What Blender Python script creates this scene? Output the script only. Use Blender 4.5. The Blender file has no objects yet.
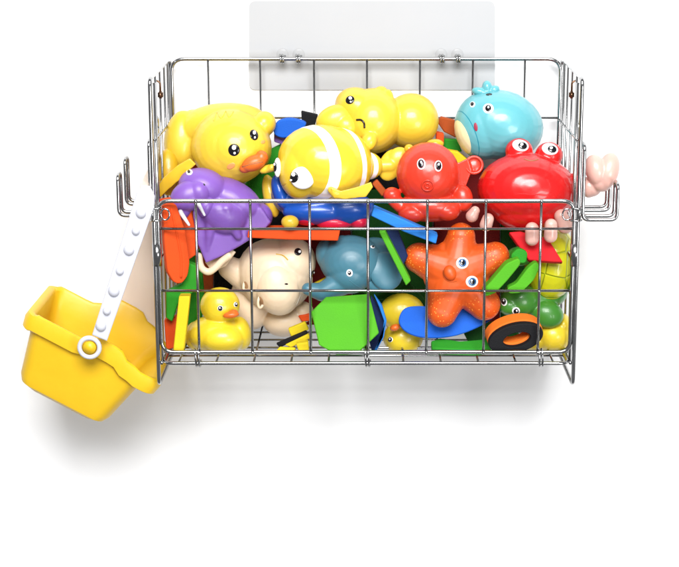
import bpy, bmesh, math, random
from mathutils import Vector, Matrix
from mathutils.bvhtree import BVHTree
random.seed(7)
S = bpy.context.scene
COL = S.collection
# ------------------------------------------------------------------ camera model
FPX, CX, CY = 1600.0, 366.0, 283.5
TH = math.radians(13.3)
CAM = Vector((0, -1.522, .463))
FW = Vector((0, math.cos(TH), -math.sin(TH)))
UP = Vector((0, math.sin(TH), math.cos(TH)))
RX = Vector((1, 0, 0))
def ray(px, py): return FW + RX*((px-CX)/FPX) + UP*((CY-py)/FPX)
def P(px, py, Y):
    d = ray(px, py); return CAM + d*((Y-CAM.y)/d.y)
def sc(p): return (p-CAM).dot(FW)/FPX
# ------------------------------------------------------------------ materials
def newmat(name):
    m = bpy.data.materials.new(name); m.use_nodes = True
    nt = m.node_tree; b = nt.nodes['Principled BSDF']
    return m, nt, b
def N(nt, t, **k):
    n = nt.nodes.new(t)
    for a, v in k.items(): setattr(n, a, v)
    return n
def srgb(r, g, b):
    f = lambda c: (c/255/12.92 if c/255 <= .04045 else ((c/255+.055)/1.055)**2.4)
    return (f(r), f(g), f(b), 1)
def vary(nt, b, base, amt=.06, scale=35):
    tc = N(nt, 'ShaderNodeTexCoord'); no = N(nt, 'ShaderNodeTexNoise'); no.inputs['Scale'].default_value = scale
    no.inputs['Detail'].default_value = 4
    nt.links.new(tc.outputs['Object'], no.inputs['Vector'])
    mx = N(nt, 'ShaderNodeMix', data_type='RGBA')
    c = Vector(base[:3])
    mx.inputs['A'].default_value = (*(c*(1-amt)), 1); mx.inputs['B'].default_value = (*[min(1, x) for x in c*(1+amt)], 1)
    nt.links.new(no.outputs['Fac'], mx.inputs['Factor'])
    return tc, no, mx.outputs['Result']
def plastic(name, col, rough=.32, sss=.12, bump=.04, bscale=300, amt=.05, coat=.0):
    m, nt, b = newmat(name); col = tuple(c*.76 for c in col[:3])+(1,)
    tc, no, out = vary(nt, b, col, amt)
    nt.links.new(out, b.inputs['Base Color'])
    mr = N(nt, 'ShaderNodeMapRange'); mr.inputs['To Min'].default_value = rough*.8; mr.inputs['To Max'].default_value = rough*1.25
    nt.links.new(no.outputs['Fac'], mr.inputs['Value']); nt.links.new(mr.outputs['Result'], b.inputs['Roughness'])
    if sss:
        b.inputs['Subsurface Weight'].default_value = sss
        b.inputs['Subsurface Radius'].default_value = (.006, .004, .002)
        b.inputs['Subsurface Scale'].default_value = 1
    b.inputs['Coat Weight'].default_value = coat if coat else (.22 if rough < .36 else 0); b.inputs['Coat Roughness'].default_value = .09
    n2 = N(nt, 'ShaderNodeTexNoise'); n2.inputs['Scale'].default_value = bscale; n2.inputs['Detail'].default_value = 3
    nt.links.new(tc.outputs['Object'], n2.inputs['Vector'])
    bp = N(nt, 'ShaderNodeBump'); bp.inputs['Strength'].default_value = bump; bp.inputs['Distance'].default_value = .001
    nt.links.new(n2.outputs['Fac'], bp.inputs['Height']); nt.links.new(bp.outputs['Normal'], b.inputs['Normal'])
    m['out'] = 0
    return m
def foam(name, col):
    m = plastic(name, col, rough=.7, sss=0, bump=.45, bscale=1100, amt=.12)
    m.node_tree.nodes['Principled BSDF'].inputs['Specular IOR Level'].default_value = .2
    return m
def flat(name, col, rough=.2):
    m, nt, b = newmat(name); b.inputs['Base Color'].default_value = col; b.inputs['Roughness'].default_value = rough
    return m
def chrome(name, col=(.43, .43, .43, 1), rough=.13):
    m, nt, b = newmat(name); b.inputs['Metallic'].default_value = 1
    tc, no, out = vary(nt, b, col, .12, 60); nt.links.new(out, b.inputs['Base Color'])
    mr = N(nt, 'ShaderNodeMapRange'); mr.inputs['To Min'].default_value = rough*.6; mr.inputs['To Max'].default_value = rough*1.7
    nt.links.new(no.outputs['Fac'], mr.inputs['Value']); nt.links.new(mr.outputs['Result'], b.inputs['Roughness'])
    return m
M = {}
M['yellow'] = plastic('yellow_vinyl', (.94, .63, .045, 1), .35)
M['lemon'] = plastic('lemon_vinyl', (.92, .68, .03, 1), .35)
M['gold'] = plastic('golden_yellow_vinyl', (.85, .52, .02, 1), .35)
M['bucket'] = plastic('bucket_plastic', (.95, .59, .015, 1), .42, sss=.1, bump=.3, bscale=70)
M['orange'] = plastic('orange_beak', (.88, .17, .02, 1), .4)
M['red'] = plastic('red_vinyl', (.78, .012, .012, 1), .26, sss=.05)
M['coral'] = plastic('coral_red_vinyl', (.78, .045, .018, 1), .34, sss=.08)
M['teal'] = plastic('turquoise_vinyl', (.15, .51, .57, 1), .3)
M['dteal'] = plastic('muted_teal_vinyl', (.075, .23, .31, 1), .37)
M['purple'] = plastic('purple_vinyl', (.26, .12, .52, 1), .36)
M['cream'] = plastic('cream_vinyl', (.95, .74, .52, 1), .4, sss=.2)
M['pink'] = plastic('pale_pink_vinyl', (.88, .52, .44, 1), .35, sss=.25)
M['blue'] = plastic('blue_vinyl', (.008, .09, .5, 1), .3, sss=0)
M['green'] = plastic('green_vinyl', (.06, .28, .03, 1), .35)
M['crimson'] = plastic('crimson_vinyl', (.75, .01, .06, 1), .35)
M['white'] = plastic('white_plastic', (.86, .87, .9, 1), .35, sss=.1)
M['handle'] = plastic('handle_plastic', (.74, .75, .83, 1), .35, sss=.0)
M['ivory'] = plastic('ivory_plastic', (.98, .84, .72, 1), .4, sss=.1)
M['f_red'] = foam('red_foam', (.72, .012, .02, 1))
M['f_orange'] = foam('orange_foam', (.86, .09, .012, 1))
M['f_orange2'] = foam('light_orange_foam', (.9, .2, .02, 1))
M['f_brown'] = foam('burnt_orange_foam', (.5, .09, .015, 1))
M['f_lime'] = foam('lime_foam', (.10, .47, .018, 1))
M['f_green'] = foam('green_foam', (.03, .33, .02, 1))
M['f_dgreen'] = foam('dark_green_foam', (.015, .12, .015, 1))
M['f_blue'] = foam('blue_foam', (.015, .14, .72, 1))
M['f_sky'] = foam('sky_blue_foam', (.03, .25, .8, 1))
M['f_navy'] = foam('navy_foam', (.01, .025, .1, 1))
M['f_black'] = foam('black_foam', (.008, .008, .01, 1))
M['f_yellow'] = foam('yellow_foam', (.88, .66, .02, 1))
M['f_maroon'] = foam('maroon_foam', (.25, .012, .012, 1))
M['eyew'] = flat('eye_white', (.88, .88, .88, 1), .15)
M['eyeb'] = flat('eye_black', (.006, .006, .008, 1), .12)
M['iris'] = flat('iris_blue', (.03, .1, .25, 1), .15)
M['irisr'] = flat('iris_maroon', (.16, .02, .03, 1), .15)
M['blush'] = flat('blush_paint', (.9, .33, .1, 1), .4)
M['mouthr'] = flat('mouth_paint', (.3, .03, .06, 1), .4)
M['ink'] = flat('crease_brown', (.25, .12, .05, 1), .6)
M['inky'] = flat('crease_ochre', (.55, .34, .03, 1), .6)
M['hollow'] = flat('ear_hollow', (.36, .2, .1, 1), .6)
M['chrome'] = chrome('chrome_wire')
M['chrome2'] = chrome('chrome_thin_wire', (.37, .37, .37, 1), .17)
M['brass'] = chrome('brown_clip', (.22, .12, .07, 1), .3)
# wall
m, nt, b = newmat('white_wall'); tc, no, out = vary(nt, b, (.9, .9, .905, 1), .01, 3); nt.links.new(out, b.inputs['Base Color']); b.inputs['Roughness'].default_value = .85
b.inputs['Specular IOR Level'].default_value = .1
M['wall'] = m
m, nt, b = newmat('frosted_adhesive_sheet'); tc, no, out = vary(nt, b, (.45, .455, .465, 1), .05, 9); nt.links.new(out, b.inputs['Base Color'])
b.inputs['Roughness'].default_value = .45; b.inputs['Alpha'].default_value = .93
M['plate'] = m
# patterned skins: bands along an object-space axis
def banded(name, base, bands, axis, rough=.3, org=(0, 0, 0)):
    m = plastic(name, base, rough); nt = m.node_tree; b = nt.nodes['Principled BSDF']
    tc = [n for n in nt.nodes if n.type == 'TEX_COORD'][0]
    vs = N(nt, 'ShaderNodeVectorMath', operation='SUBTRACT'); vs.inputs[1].default_value = org
    nt.links.new(tc.outputs['Object'], vs.inputs[0])
    dp = N(nt, 'ShaderNodeVectorMath', operation='DOT_PRODUCT'); dp.inputs[1].default_value = axis
    nt.links.new(vs.outputs['Vector'], dp.inputs[0])
    cur = b.inputs['Base Color'].links[0].from_socket
    for (lo, hi, col) in bands:
        a = N(nt, 'ShaderNodeMath', operation='GREATER_THAN'); a.inputs[1].default_value = lo
        c = N(nt, 'ShaderNodeMath', operation='LESS_THAN'); c.inputs[1].default_value = hi
        k = N(nt, 'ShaderNodeMath', operation='MULTIPLY')
        nt.links.new(dp.outputs['Value'], a.inputs[0]); nt.links.new(dp.outputs['Value'], c.inputs[0])
        nt.links.new(a.outputs[0], k.inputs[0]); nt.links.new(c.outputs[0], k.inputs[1])
        mx = N(nt, 'ShaderNodeMix', data_type='RGBA'); nt.links.new(k.outputs[0], mx.inputs['Factor'])
        nt.links.new(cur, mx.inputs['A']); mx.inputs['B'].default_value = col; cur = mx.outputs['Result']
    nt.links.new(cur, b.inputs['Base Color'])
    return m
def spotted(name, base, spot, scale, thr, r0, r1, rough=.4):
    m = plastic(name, base, rough); nt = m.node_tree; b = nt.nodes['Principled BSDF']
    tc = [n for n in nt.nodes if n.type == 'TEX_COORD'][0]
    vo = N(nt, 'ShaderNodeTexVoronoi'); vo.inputs['Scale'].default_value = scale; nt.links.new(tc.outputs['Object'], vo.inputs['Vector'])
    a = N(nt, 'ShaderNodeMath', operation='LESS_THAN'); a.inputs[1].default_value = thr; nt.links.new(vo.outputs['Distance'], a.inputs[0])
    ln = N(nt, 'ShaderNodeVectorMath', operation='LENGTH'); nt.links.new(tc.outputs['Object'], ln.inputs[0])
    mr = N(nt, 'ShaderNodeMapRange'); mr.inputs['From Min'].default_value = r0; mr.inputs['From Max'].default_value = r1
    nt.links.new(ln.outputs['Value'], mr.inputs['Value'])
    k = N(nt, 'ShaderNodeMath', operation='MULTIPLY'); nt.links.new(a.outputs[0], k.inputs[0]); nt.links.new(mr.outputs[0], k.inputs[1])
    mx = N(nt, 'ShaderNodeMix', data_type='RGBA'); nt.links.new(k.outputs[0], mx.inputs['Factor'])
    nt.links.new(b.inputs['Base Color'].links[0].from_socket, mx.inputs['A']); mx.inputs['B'].default_value = spot
    nt.links.new(mx.outputs['Result'], b.inputs['Base Color'])
    return m
# ------------------------------------------------------------------ object helpers
def tag(o, label=None, cat=None, group=None, kind=None):
    if label: o['label'] = label
    if cat: o['category'] = cat
    if group: o['group'] = group
    if kind: o['kind'] = kind
    return o
def empty(name, loc, label, cat, group=None):
    o = bpy.data.objects.new(name, None); COL.objects.link(o); o.location = loc; o.empty_display_size = .01
    return tag(o, label, cat, group)
def link(name, me, mat, parent=None, smooth=True):
    o = bpy.data.objects.new(name, me); COL.objects.link(o)
    if mat: me.materials.append(mat)
    if smooth:
        for p in me.polygons: p.use_smooth = True
    if parent is not None: o.parent = parent
    return o
def worldloc(o):
    v = Vector(o.location)
    while o.parent is not None: o = o.parent; v = v+Vector(o.location)
    return v
def from_bm(name, bm, mat, parent=None, origin=None, smooth=True):
    """bm is in world space; origin = world location of the object"""
    org = origin if origin is not None else (worldloc(parent) if parent is not None else Vector((0, 0, 0)))
    bmesh.ops.translate(bm, verts=bm.verts, vec=-org)
    me = bpy.data.meshes.new(name); bm.to_mesh(me); bm.free()
    o = link(name, me, mat, parent, smooth)
    if parent is None: o.location = org
    return o
def autosmooth(o, ang=40):
    me = o.data
    bm = bmesh.new(); bm.from_mesh(me); lim = math.radians(ang)
    for e in bm.edges:
        if len(e.link_faces) == 2 and e.calc_face_angle(0) > lim: e.smooth = False
    bm.to_mesh(me); bm.free()
def frame(rot=0, yaw=0, pitch=0):
    R = Matrix.Rotation(math.radians(rot), 3, 'Z') @ Matrix.Rotation(math.radians(yaw), 3, 'Y') @ Matrix.Rotation(math.radians(pitch), 3, 'X')
    B = Matrix((RX, UP, -FW)).transposed()
    return B @ R
def E(px, py, Y, ru, rv, rw, rot=0, yaw=0, pitch=0): return ('E', px, py, Y, ru, rv, rw, rot, yaw, pitch)
def K(px, py, Y, r, qx, qy, QY, r2): return ('K', px, py, Y, r, qx, qy, QY, r2)
def H(pts, Y, th, dy=None): return ('H', pts, Y, th, dy)
def add_E(bm, e, seg=28):
    _, px, py, Y, ru, rv, rw, rot, yaw, pitch = e
    c = P(px, py, Y); s = sc(c); A = frame(rot, yaw, pitch)
    r = bmesh.ops.create_uvsphere(bm, u_segments=seg, v_segments=seg//2+2, radius=1)
    for v in r['verts']: v.co = c + A @ Vector((v.co.x*ru*s, v.co.y*rv*s, v.co.z*rw*s))
def add_ball_chain(bm, a, b, ra, rb, seg=20):
    d = b-a; L = d.length
    q = d.to_track_quat('Z', 'Y').to_matrix()
    rings = []; n = 6
    prof = []
    for i in range(n+1):
        t = -math.pi/2+math.pi/2*i/n; prof.append((ra*math.sin(t), ra*math.cos(t)))
    for i in range(n+1):
        t = math.pi/2*i/n; prof.append((L+rb*math.sin(t), rb*math.cos(t)))
    for z, r in prof:
        r = max(r, 1e-5)
        rings.append([bm.verts.new(a+q @ Vector((r*math.cos(2*math.pi*k/seg), r*math.sin(2*math.pi*k/seg), z))) for k in range(seg)])
    for A, B in zip(rings, rings[1:]):
        for k in range(seg): bm.faces.new((A[k], A[(k+1) % seg], B[(k+1) % seg], B[k]))
    bm.faces.new(rings[0][::-1]); bm.faces.new(rings[-1])
def prism(bm, front, back):
    A = [bm.verts.new(p) for p in front]; B = [bm.verts.new(p) for p in back]; n = len(A)
    bm.faces.new(A); bm.faces.new(B[::-1])
    for i in range(n): bm.faces.new((A[i], B[i], B[(i+1) % n], A[(i+1) % n]))
def blob(name, prims, mat, parent=None, voxel=.0011, smooth=5, origin=None):
    bm = bmesh.new()
    for e in prims:
        if e[0] == 'E': add_E(bm, e)
        elif e[0] == 'K':
            a = P(*e[1:4]); b = P(*e[5:8]); add_ball_chain(bm, a, b, e[4]*sc(a), e[8]*sc(b))
        elif e[0] == 'H':
            _, pts, Y, th, dy = e
            fr = [P(x, y, Y+(dy(x, y) if dy else 0)-th/2) for x, y in pts]; bk = [P(x, y, Y+(dy(x, y) if dy else 0)+th/2) for x, y in pts]
            prism(bm, fr, bk)
    bmesh.ops.recalc_face_normals(bm, faces=bm.faces)
    org = origin if origin is not None else worldloc(parent)
    bmesh.ops.translate(bm, verts=bm.verts, vec=-org)
    me = bpy.data.meshes.new('tmp'); bm.to_mesh(me); bm.free()
    t = bpy.data.objects.new('tmp', me); COL.objects.link(t)
    r = t.modifiers.new('r', 'REMESH'); r.mode = 'VOXEL'; r.voxel_size = voxel
    if smooth:
        s = t.modifiers.new('s', 'SMOOTH'); s.factor = .5; s.iterations = smooth
    dg = bpy.context.evaluated_depsgraph_get(); dg.update()
    out = bpy.data.meshes.new_from_object(t.evaluated_get(dg))
    bpy.data.objects.remove(t)
    out.name = name
    o = link(name, out, mat, parent)
    if parent is None: o.location = org
    return o
_bvh = {}
def bvh(body):
    if body.name not in _bvh:
        w = worldloc(body)
        _bvh[body.name] = BVHTree.FromPolygons([v.co+w for v in body.data.vertices], [tuple(p.vertices) for p in body.data.polygons])
    return _bvh[body.name]
def hitpx(body, px, py):
    d = ray(px, py).normalized(); t = bvh(body)
    loc, nor, i, dist = t.ray_cast(CAM, d)
    if loc is None:
        g = CAM+d*(worldloc(body)-CAM).length
        loc, nor, i, dist = t.find_nearest(g)
    if nor.dot(d) > 0: nor = -nor
    return loc, nor
def decal(name, body, px, py, ru, rv, mat, rot=0, off=.0003, bulge=.0004, parent=None):
    parent = parent if parent is not None else body.parent if body.parent is not None else body
    bm = bmesh.new(); ca, sa = math.cos(math.radians(rot)), math.sin(math.radians(rot)); R, T = 7, 28
    rings = []
    for i in range(R+1):
        f = i/R; ring = []
        for k in range(T if i else 1):
            a = 2*math.pi*k/T; x, y = f*ru*math.cos(a), f*rv*math.sin(a)
            loc, nor = hitpx(body, px+x*ca-y*sa, py-(x*sa+y*ca))
            ring.append(bm.verts.new(loc+nor*(off+bulge*math.sqrt(max(0, 1-f*f)) - (.0008 if i == R else 0))))
        rings.append(ring)
    c = rings[0][0]
    for k in range(T): bm.faces.new((c, rings[1][k], rings[1][(k+1) % T]))
    for A, B in zip(rings[1:], rings[2:]):
        for k in range(T): bm.faces.new((A[k], B[k], B[(k+1) % T], A[(k+1) % T]))
    bmesh.ops.recalc_face_normals(bm, faces=bm.faces)
    return from_bm(name, bm, mat, parent)
def tube_bm(bm, pts, r, seg=10, closed=False):
    n = len(pts); rings = []; prev = None
    for i, p in enumerate(pts):
        if closed: t = (pts[(i+1) % n]-pts[i-1])
        else: t = pts[min(i+1, n-1)]-pts[max(i-1, 0)]
        t = t.normalized()
        if prev is None:
            u = t.orthogonal().normalized()
        else:
            u = prev-t*prev.dot(t)
            u = u.normalized() if u.length > 1e-6 else t.orthogonal().normalized()
        prev = u; w = t.cross(u)
        rr = r[i] if isinstance(r, (list, tuple)) else r
        rings.append([bm.verts.new(p+(u*math.cos(2*math.pi*k/seg)+w*math.sin(2*math.pi*k/seg))*rr) for k in range(seg)])
    pr = list(zip(rings, rings[1:]))
    for A, B in pr:
        for k in range(seg): bm.faces.new((A[k], A[(k+1) % seg], B[(k+1) % seg], B[k]))
    if closed:
        A, B = rings[-1], rings[0]
        best = min(range(seg), key=lambda s: sum((A[k].co-B[(k+s) % seg].co).length for k in range(seg)))
        for k in range(seg): bm.faces.new((A[k], A[(k+1) % seg], B[(k+1+best) % seg], B[(k+best) % seg]))
    else:
        bm.faces.new(rings[0][::-1]); bm.faces.new(rings[-1])
def seam(name, body, pts, r, mat, parent=None, sub=5, sink=.3):
    pp = catmull(pts, False, sub); W = []
    for x, y in pp:
        loc, nor = hitpx(body, x, y); W.append(loc-nor*r*sink)
    bm = bmesh.new(); tube_bm(bm, W, r, 6)
    return from_bm(name, bm, mat, parent if parent is not None else (body.parent or body))
def catmull(pts, closed=True, sub=6):
    n = len(pts); out = []
    rng = range(n) if closed else range(n-1)
    for i in rng:
        p0 = pts[(i-1) % n] if closed or i > 0 else pts[i]; p1 = pts[i]; p2 = pts[(i+1) % n]
        p3 = pts[(i+2) % n] if closed or i+2 < n else p2
        for k in range(sub):
            t = k/sub
            out.append(tuple(.5*((2*b)+(-a+c)*t+(2*a-5*b+4*c-d)*t*t+(-a+3*b-3*c+d)*t**3) for a, b, c, d in zip(p0, p1, p2, p3)))
    if not closed: out.append(tuple(pts[-1]))
    return out
def fillet(pts, r, closed=True, n=5):
    """round the corners of a 3D polyline"""
    out = []; m = len(pts)
    for i, p in enumerate(pts):
        if not closed and (i == 0 or i == m-1): out.append(p); continue
        a, b = pts[i-1]-p, pts[(i+1) % m]-p
        rr = min(r, a.length*.49, b.length*.49)
        A, B = p+a.normalized()*rr, p+b.normalized()*rr
        for k in range(n+1):
            t = k/n; out.append(A*(1-t)**2+p*2*t*(1-t)+B*t*t)
    return out
def slab_bm(outline, Y0, a=0, b=0, th=.01, smooth=False, round_px=0):
    pts = outline
    if smooth: pts = catmull(outline, True, 6)
    cx = sum(p[0] for p in pts)/len(pts); cy = sum(p[1] for p in pts)/len(pts)
    fr = [P(x, y, Y0+(a*(x-cx)+b*(y-cy))*.001) for x, y in pts]
    if round_px: fr = fillet(fr, round_px*.001, True, 3)
    nrm = Vector((0, 0, 0))
    for i in range(len(fr)):
        p, q = fr[i], fr[(i+1) % len(fr)]; nrm += p.cross(q)
    nrm.normalize()
    if nrm.dot(FW) < 0: nrm = -nrm
    bm = bmesh.new(); prism(bm, fr, [p+nrm*th for p in fr])
    bmesh.ops.recalc_face_normals(bm, faces=bm.faces)
    return bm, sum(fr, Vector((0, 0, 0)))/len(fr)
def slab(name, label, outline, Y0, mat, a=0, b=0, th=.01, smooth=False, round_px=0, cat='foam shape', group='foam shapes in the basket', bevel=.0011):
    bm, c = slab_bm(outline, Y0, a, b, th, smooth, round_px)
    o = from_bm(name, bm, mat, None, c, True)
    m = o.modifiers.new('b', 'BEVEL'); m.width = bevel; m.segments = 2; m.limit_method = 'ANGLE'; m.angle_limit = math.radians(50)
    autosmooth(o, 35)
    return tag(o, label, cat, group)
# eyes: white oval, pupil, glint. sub-parts of the eye
def eye(body, px, py, rw, rb, mode='white', rot=0, pupil=(0, 0), glint=(-.3, -.4), iris=None, parent=None, glints=1):
    if mode == 'white':
        e = decal('eye', body, px, py, rw[0], rw[1], M['eyew'], rot, .0003, .0005, parent)
        off = .0011
        if iris:
            decal('iris', body, px+pupil[0], py+pupil[1], iris[1][0], iris[1][1], iris[0], rot, off, .0002, e); off += .0004
        decal('pupil', body, px+pupil[0], py+pupil[1], rb[0], rb[1], M['eyeb'], rot, off, .0003, e); off += .0005
    else:
        e = decal('eye', body, px, py, rb[0], rb[1], M['eyeb'], rot, .0003, .0005, parent); off = .0011
    if glints:
        decal('glint', body, px+pupil[0]+glint[0]*rb[0], py+pupil[1]+glint[1]*rb[1], max(.8, rb[0]*.36), max(.8, rb[1]*.36), M['eyew'], 0, off, .0002, e)
    if glints > 1:
        decal('glint', body, px+pupil[0]+glint[0]*rb[0]+.1*rb[0], py+pupil[1]+.45*rb[1], rb[0]*.2, rb[1]*.2, M['eyew'], 0, off, .0002, e)
    return e
TG = 'bath toys piled in the wire basket'
def toy(name, label, px, py, Y, cat='bath toy'): return empty(name, P(px, py, Y), label, cat, TG)
# ------------------------------------------------------------------ wall
YW = .172
bm = bmesh.new(); bmesh.ops.create_grid(bm, x_segments=1, y_segments=1, size=4)
o = from_bm('wall', bm, M['wall'], None); o.rotation_euler = (math.pi/2, 0, 0); o.location = (0, YW, 0); o['kind'] = 'structure'
# ------------------------------------------------------------------ adhesive plate
pl = empty('adhesive_hook_plate', P(372, 90, YW), 'frosted grey adhesive rectangle stuck to the wall behind the basket', 'adhesive plate')
fr = [P(x, y, YW-.0015) for x, y in ((249, 1), (495, 1), (495, 90), (249, 90))]
fr = [Vector((p.x, YW-.0015, p.z)) for p in fr]
fr = fillet(fr, .007, True, 5)
bm = bmesh.new(); prism(bm, fr, [p+Vector((0, .0014, 0)) for p in fr]); bmesh.ops.recalc_face_normals(bm, faces=bm.faces)
o = from_bm('sheet', bm, M['plate'], pl, smooth=False)
ZTB_ = P(366, 59, .156).z
m_ = flat('clear_plastic', (.5, .5, .5, 1), .15); m_.node_tree.nodes['Principled BSDF'].inputs['Alpha'].default_value = .18
for hx in (290, 450):
    x0 = P(hx, 58, .156).x
    for dx in (-.0085, .0085):
        bm = bmesh.new()
        loop = [Vector((x0+dx+(k/31-.5)*.005, .1563+.0042*math.cos(2*math.pi*k/16), ZTB_+.0042*math.sin(2*math.pi*k/16))) for k in range(32)]
        tube_bm(bm, [Vector((loop[0].x, YW-.002, ZTB_+.001))]+loop+[Vector((loop[-1].x, YW-.002, ZTB_+.002))], .0012, 8)
        from_bm('hook', bm, M['chrome'], pl)
        bm = bmesh.new()
        r = bmesh.ops.create_uvsphere(bm, u_segments=24, v_segments=10, radius=1)
        for v in r['verts']: v.co = Vector((x0+dx+v.co.x*.0065, YW-.0016+v.co.y*.0015, ZTB_+.003+v.co.z*.007))
        from_bm('hook_base', bm, m_, pl)
# ------------------------------------------------------------------ basket
YB = .156
zf = P(366, 363, 0).z
ztf = P(366, 201, 0).z; zbf = P(366, 352, 0).z
ZT = P(366, 79, 0).z; ZTB = P(366, 59, YB).z; ZB = P(366, 384, 0).z
HW = .2052; HF = .2015
V = Vector
bk = empty('wire_basket', (0, 0, ZB), 'chrome wire basket hung on the white wall and heaped with bath toys', 'wire basket')
# front panel
bm = bmesh.new()
tube_bm(bm, fillet([V((-HF, 0, ztf)), V((HF, 0, ztf)), V((HF, 0, zbf)), V((-HF, 0, zbf))], .012, True, 6), .0021, 12, True)
from_bm('front_rim', bm, M['chrome'], bk)
bm = bmesh.new()
cols = [(x-CX)*.000973 for x in (197, 251, 310, 368, 427, 485, 540)]
for x in cols: tube_bm(bm, [V((x, -.0012, ztf+.0015)), V((x, -.0012, zbf-.0015))], .00135, 8)
for py in (229, 291):
    z = P(366, py, 0).z; tube_bm(bm, [V((-HF-.001, .0012, z)), V((HF+.001, .0012, z))], .00135, 8)
for x in cols:
    for z in (ztf, zbf, P(366, 229, 0).z, P(366, 291, 0).z):
        r = bmesh.ops.create_uvsphere(bm, u_segments=8, v_segments=6, radius=.0021 if z in (ztf, zbf) else .0017)
        for v in r['verts']: v.co = v.co+V((x, -.0014, z))
from_bm('front_grid', bm, M['chrome2'], bk)
# back panel
zbb = zf
bm = bmesh.new()
tube_bm(bm, fillet([V((-HW+.002, YB, ZTB)), V((HW-.002, YB, ZTB)), V((HW-.002, YB, zbb)), V((-HW+.002, YB, zbb))], .014, True, 6), .0021, 12, True)
from_bm('back_rim', bm, M['chrome'], bk)
bm = bmesh.new()
bcol = [(x-CX)*.001043 for x in (208, 260, 314, 367, 420, 473, 525)]
for x in bcol: tube_bm(bm, [V((x, YB-.001, ZTB)), V((x, YB-.001, zbb))], .00115, 8)
for py in (118, 180, 245):
    z = P(366, py, YB).z; tube_bm(bm, [V((-HW+.002, YB+.001, z)), V((HW-.002, YB+.001, z))], .00115, 8)
from_bm('back_grid', bm, M['chrome2'], bk)
# side panels
for s in (-1, 1):
    bm = bmesh.new()
    tube_bm(bm, fillet([V((s*HW, -.001, ZT)), V((s*HW, YB+.004, ZTB)), V((s*HW, YB+.004, ZB)), V((s*HW, -.001, ZB))], .007, True, 6), .0021, 12, True)
    tube_bm(bm, [V((s*(HW-.0035), .004, ZT-.004)), V((s*(HW-.0035), .004, zf))], .0017, 10)
    from_bm('side_frame', bm, M['chrome'], bk)
    bm = bmesh.new()
    for Y in (.035, .07, .105, .134):
        t = Y/YB; tube_bm(bm, [V((s*(HW-.0005), Y, ZT*(1-t)+ZTB*t)), V((s*(HW-.0005), Y, zf))], .0012, 8)
    for z in (P(366, 140, 0).z, P(366, 262, 0).z, zf):
        tube_bm(bm, [V((s*(HW-.003), .0, z)), V((s*(HW-.003), YB, z))], .0012 if z != zf else .0018, 8)
    from_bm('side_grid', bm, M['chrome2'], bk)
    # hinge: two rings round rim and post
    bm = bmesh.new()
    for dz in (-.007, -.019):
        z = ztf+dz
        tube_bm(bm, [V((s*(HW-.002)+.0055*math.cos(a), .001+.0045*math.sin(a), z)) for a in [2*math.pi*k/14 for k in range(14)]], .0011, 8, True)
        tube_bm(bm, [V((s*(HW-.006)-s*.005+.0042*math.cos(a), -.001, ztf-.013+.0055*math.sin(a))) for a in [2*math.pi*k/14 for k in range(14)]], .0009, 8, True) if dz == -.007 else None
    tube_bm(bm, [V((s*(HW+.001), -.004, ztf-.007)), V((s*(HW+.001), -.004, ztf-.019))], .0014, 8)
    from_bm('hinge', bm, M['chrome'], bk)
    bm = bmesh.new()
    z = P(366, 255, 0).z
    tube_bm(bm, [V((s*(HW-.0018), .001, z+.011)), V((s*(HW-.0018), .001, z-.011))], .0046, 14)
    from_bm('sleeve', bm, M['chrome2'], bk)
    bm = bmesh.new(); zz = P(366, 96, .035).z
    bmesh.ops.create_cube(bm, size=1)
    for v in bm.verts: v.co = V((s*(HW-.004)+v.co.x*.005, .045+v.co.y*.006, zz+v.co.z*.007))
    bmesh.ops.bevel(bm, geom=bm.edges[:], offset=.0012, segments=2, affect='EDGES')
    tube_bm(bm, fillet([V((s*(HW-.004), .045, zz+.003)), V((s*(HW-.004), .045, zz+.012)), V((s*(HW+.002), .045, zz+.015))], .002, False), .001, 6)
    from_bm('clip', bm, M['brass'], bk)
# floor
bm = bmesh.new()
tube_bm(bm, fillet([V((-HF+.002, -.001, zf)), V((HF-.002, -.001, zf)), V((HF-.002, YB, zf)), V((-HF+.002, YB, zf))], .009, True, 5), .0019, 12, True)
for i in range(11):
    x = -.185+i*.037; tube_bm(bm, [V((x, 0, zf+.001)), V((x, YB, zf+.001))], .0011, 8)
for Y in (.03, .06, .09, .12): tube_bm(bm, [V((-HF+.002, Y, zf-.001)), V((HF-.002, Y, zf-.001))], .0012, 8)
from_bm('floor_grid', bm, M['chrome2'], bk)
for x in ((196-CX)*.00098, .001, (542-CX)*.00098):
    bm = bmesh.new(); zc = (zbf+zf)/2; hz = abs(zbf-zf)/2+.0035
    loop = []
    for k in range(36):
        a_ = 2*math.pi*k/18; loop.append(V((x+(k/35-.5)*.006, -.0005+.0042*math.cos(a_), zc+hz*math.sin(a_))))
    tube_bm(bm, loop, .001, 6); from_bm('bottom_clip', bm, M['chrome'], bk)
# ------------------------------------------------------------------ side hooks (closed wire loops)
def wire_hook(s, Y1, Y2, label, zt, zb, zo, xo):
    x0 = s*(HW+.0045)
    def prof(Y, flip):
        p = [V((x0, Y, zt)), V((x0, Y, zb)), V((s*xo, Y, zb)), V((s*xo, Y, zo))]
        return p[::-1] if flip else p
    pts = prof(Y1, False)+prof(Y2, True)
    bm = bmesh.new(); tube_bm(bm, fillet(pts, .0068, True, 6), .0018, 10, True)
    o = from_bm('wire_hook', bm, M['chrome'], None, V((x0, (Y1+Y2)/2, zb)))
    return tag(o, label, 'hook', 'wire hooks on the basket sides')
zh = P(366, 214, .02).z
wire_hook(-1, .012, .030, 'nearer bent wire hook on the left basket side above the yellow bucket', P(366, 140, .02).z, zh, P(366, 174, .02).z, .241)
wire_hook(-1, .062, .080, 'farther bent wire hook on the left basket side, its tip reaching higher', P(366, 118, .07).z, zh+.002, P(366, 158, .07).z, .241)
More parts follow.
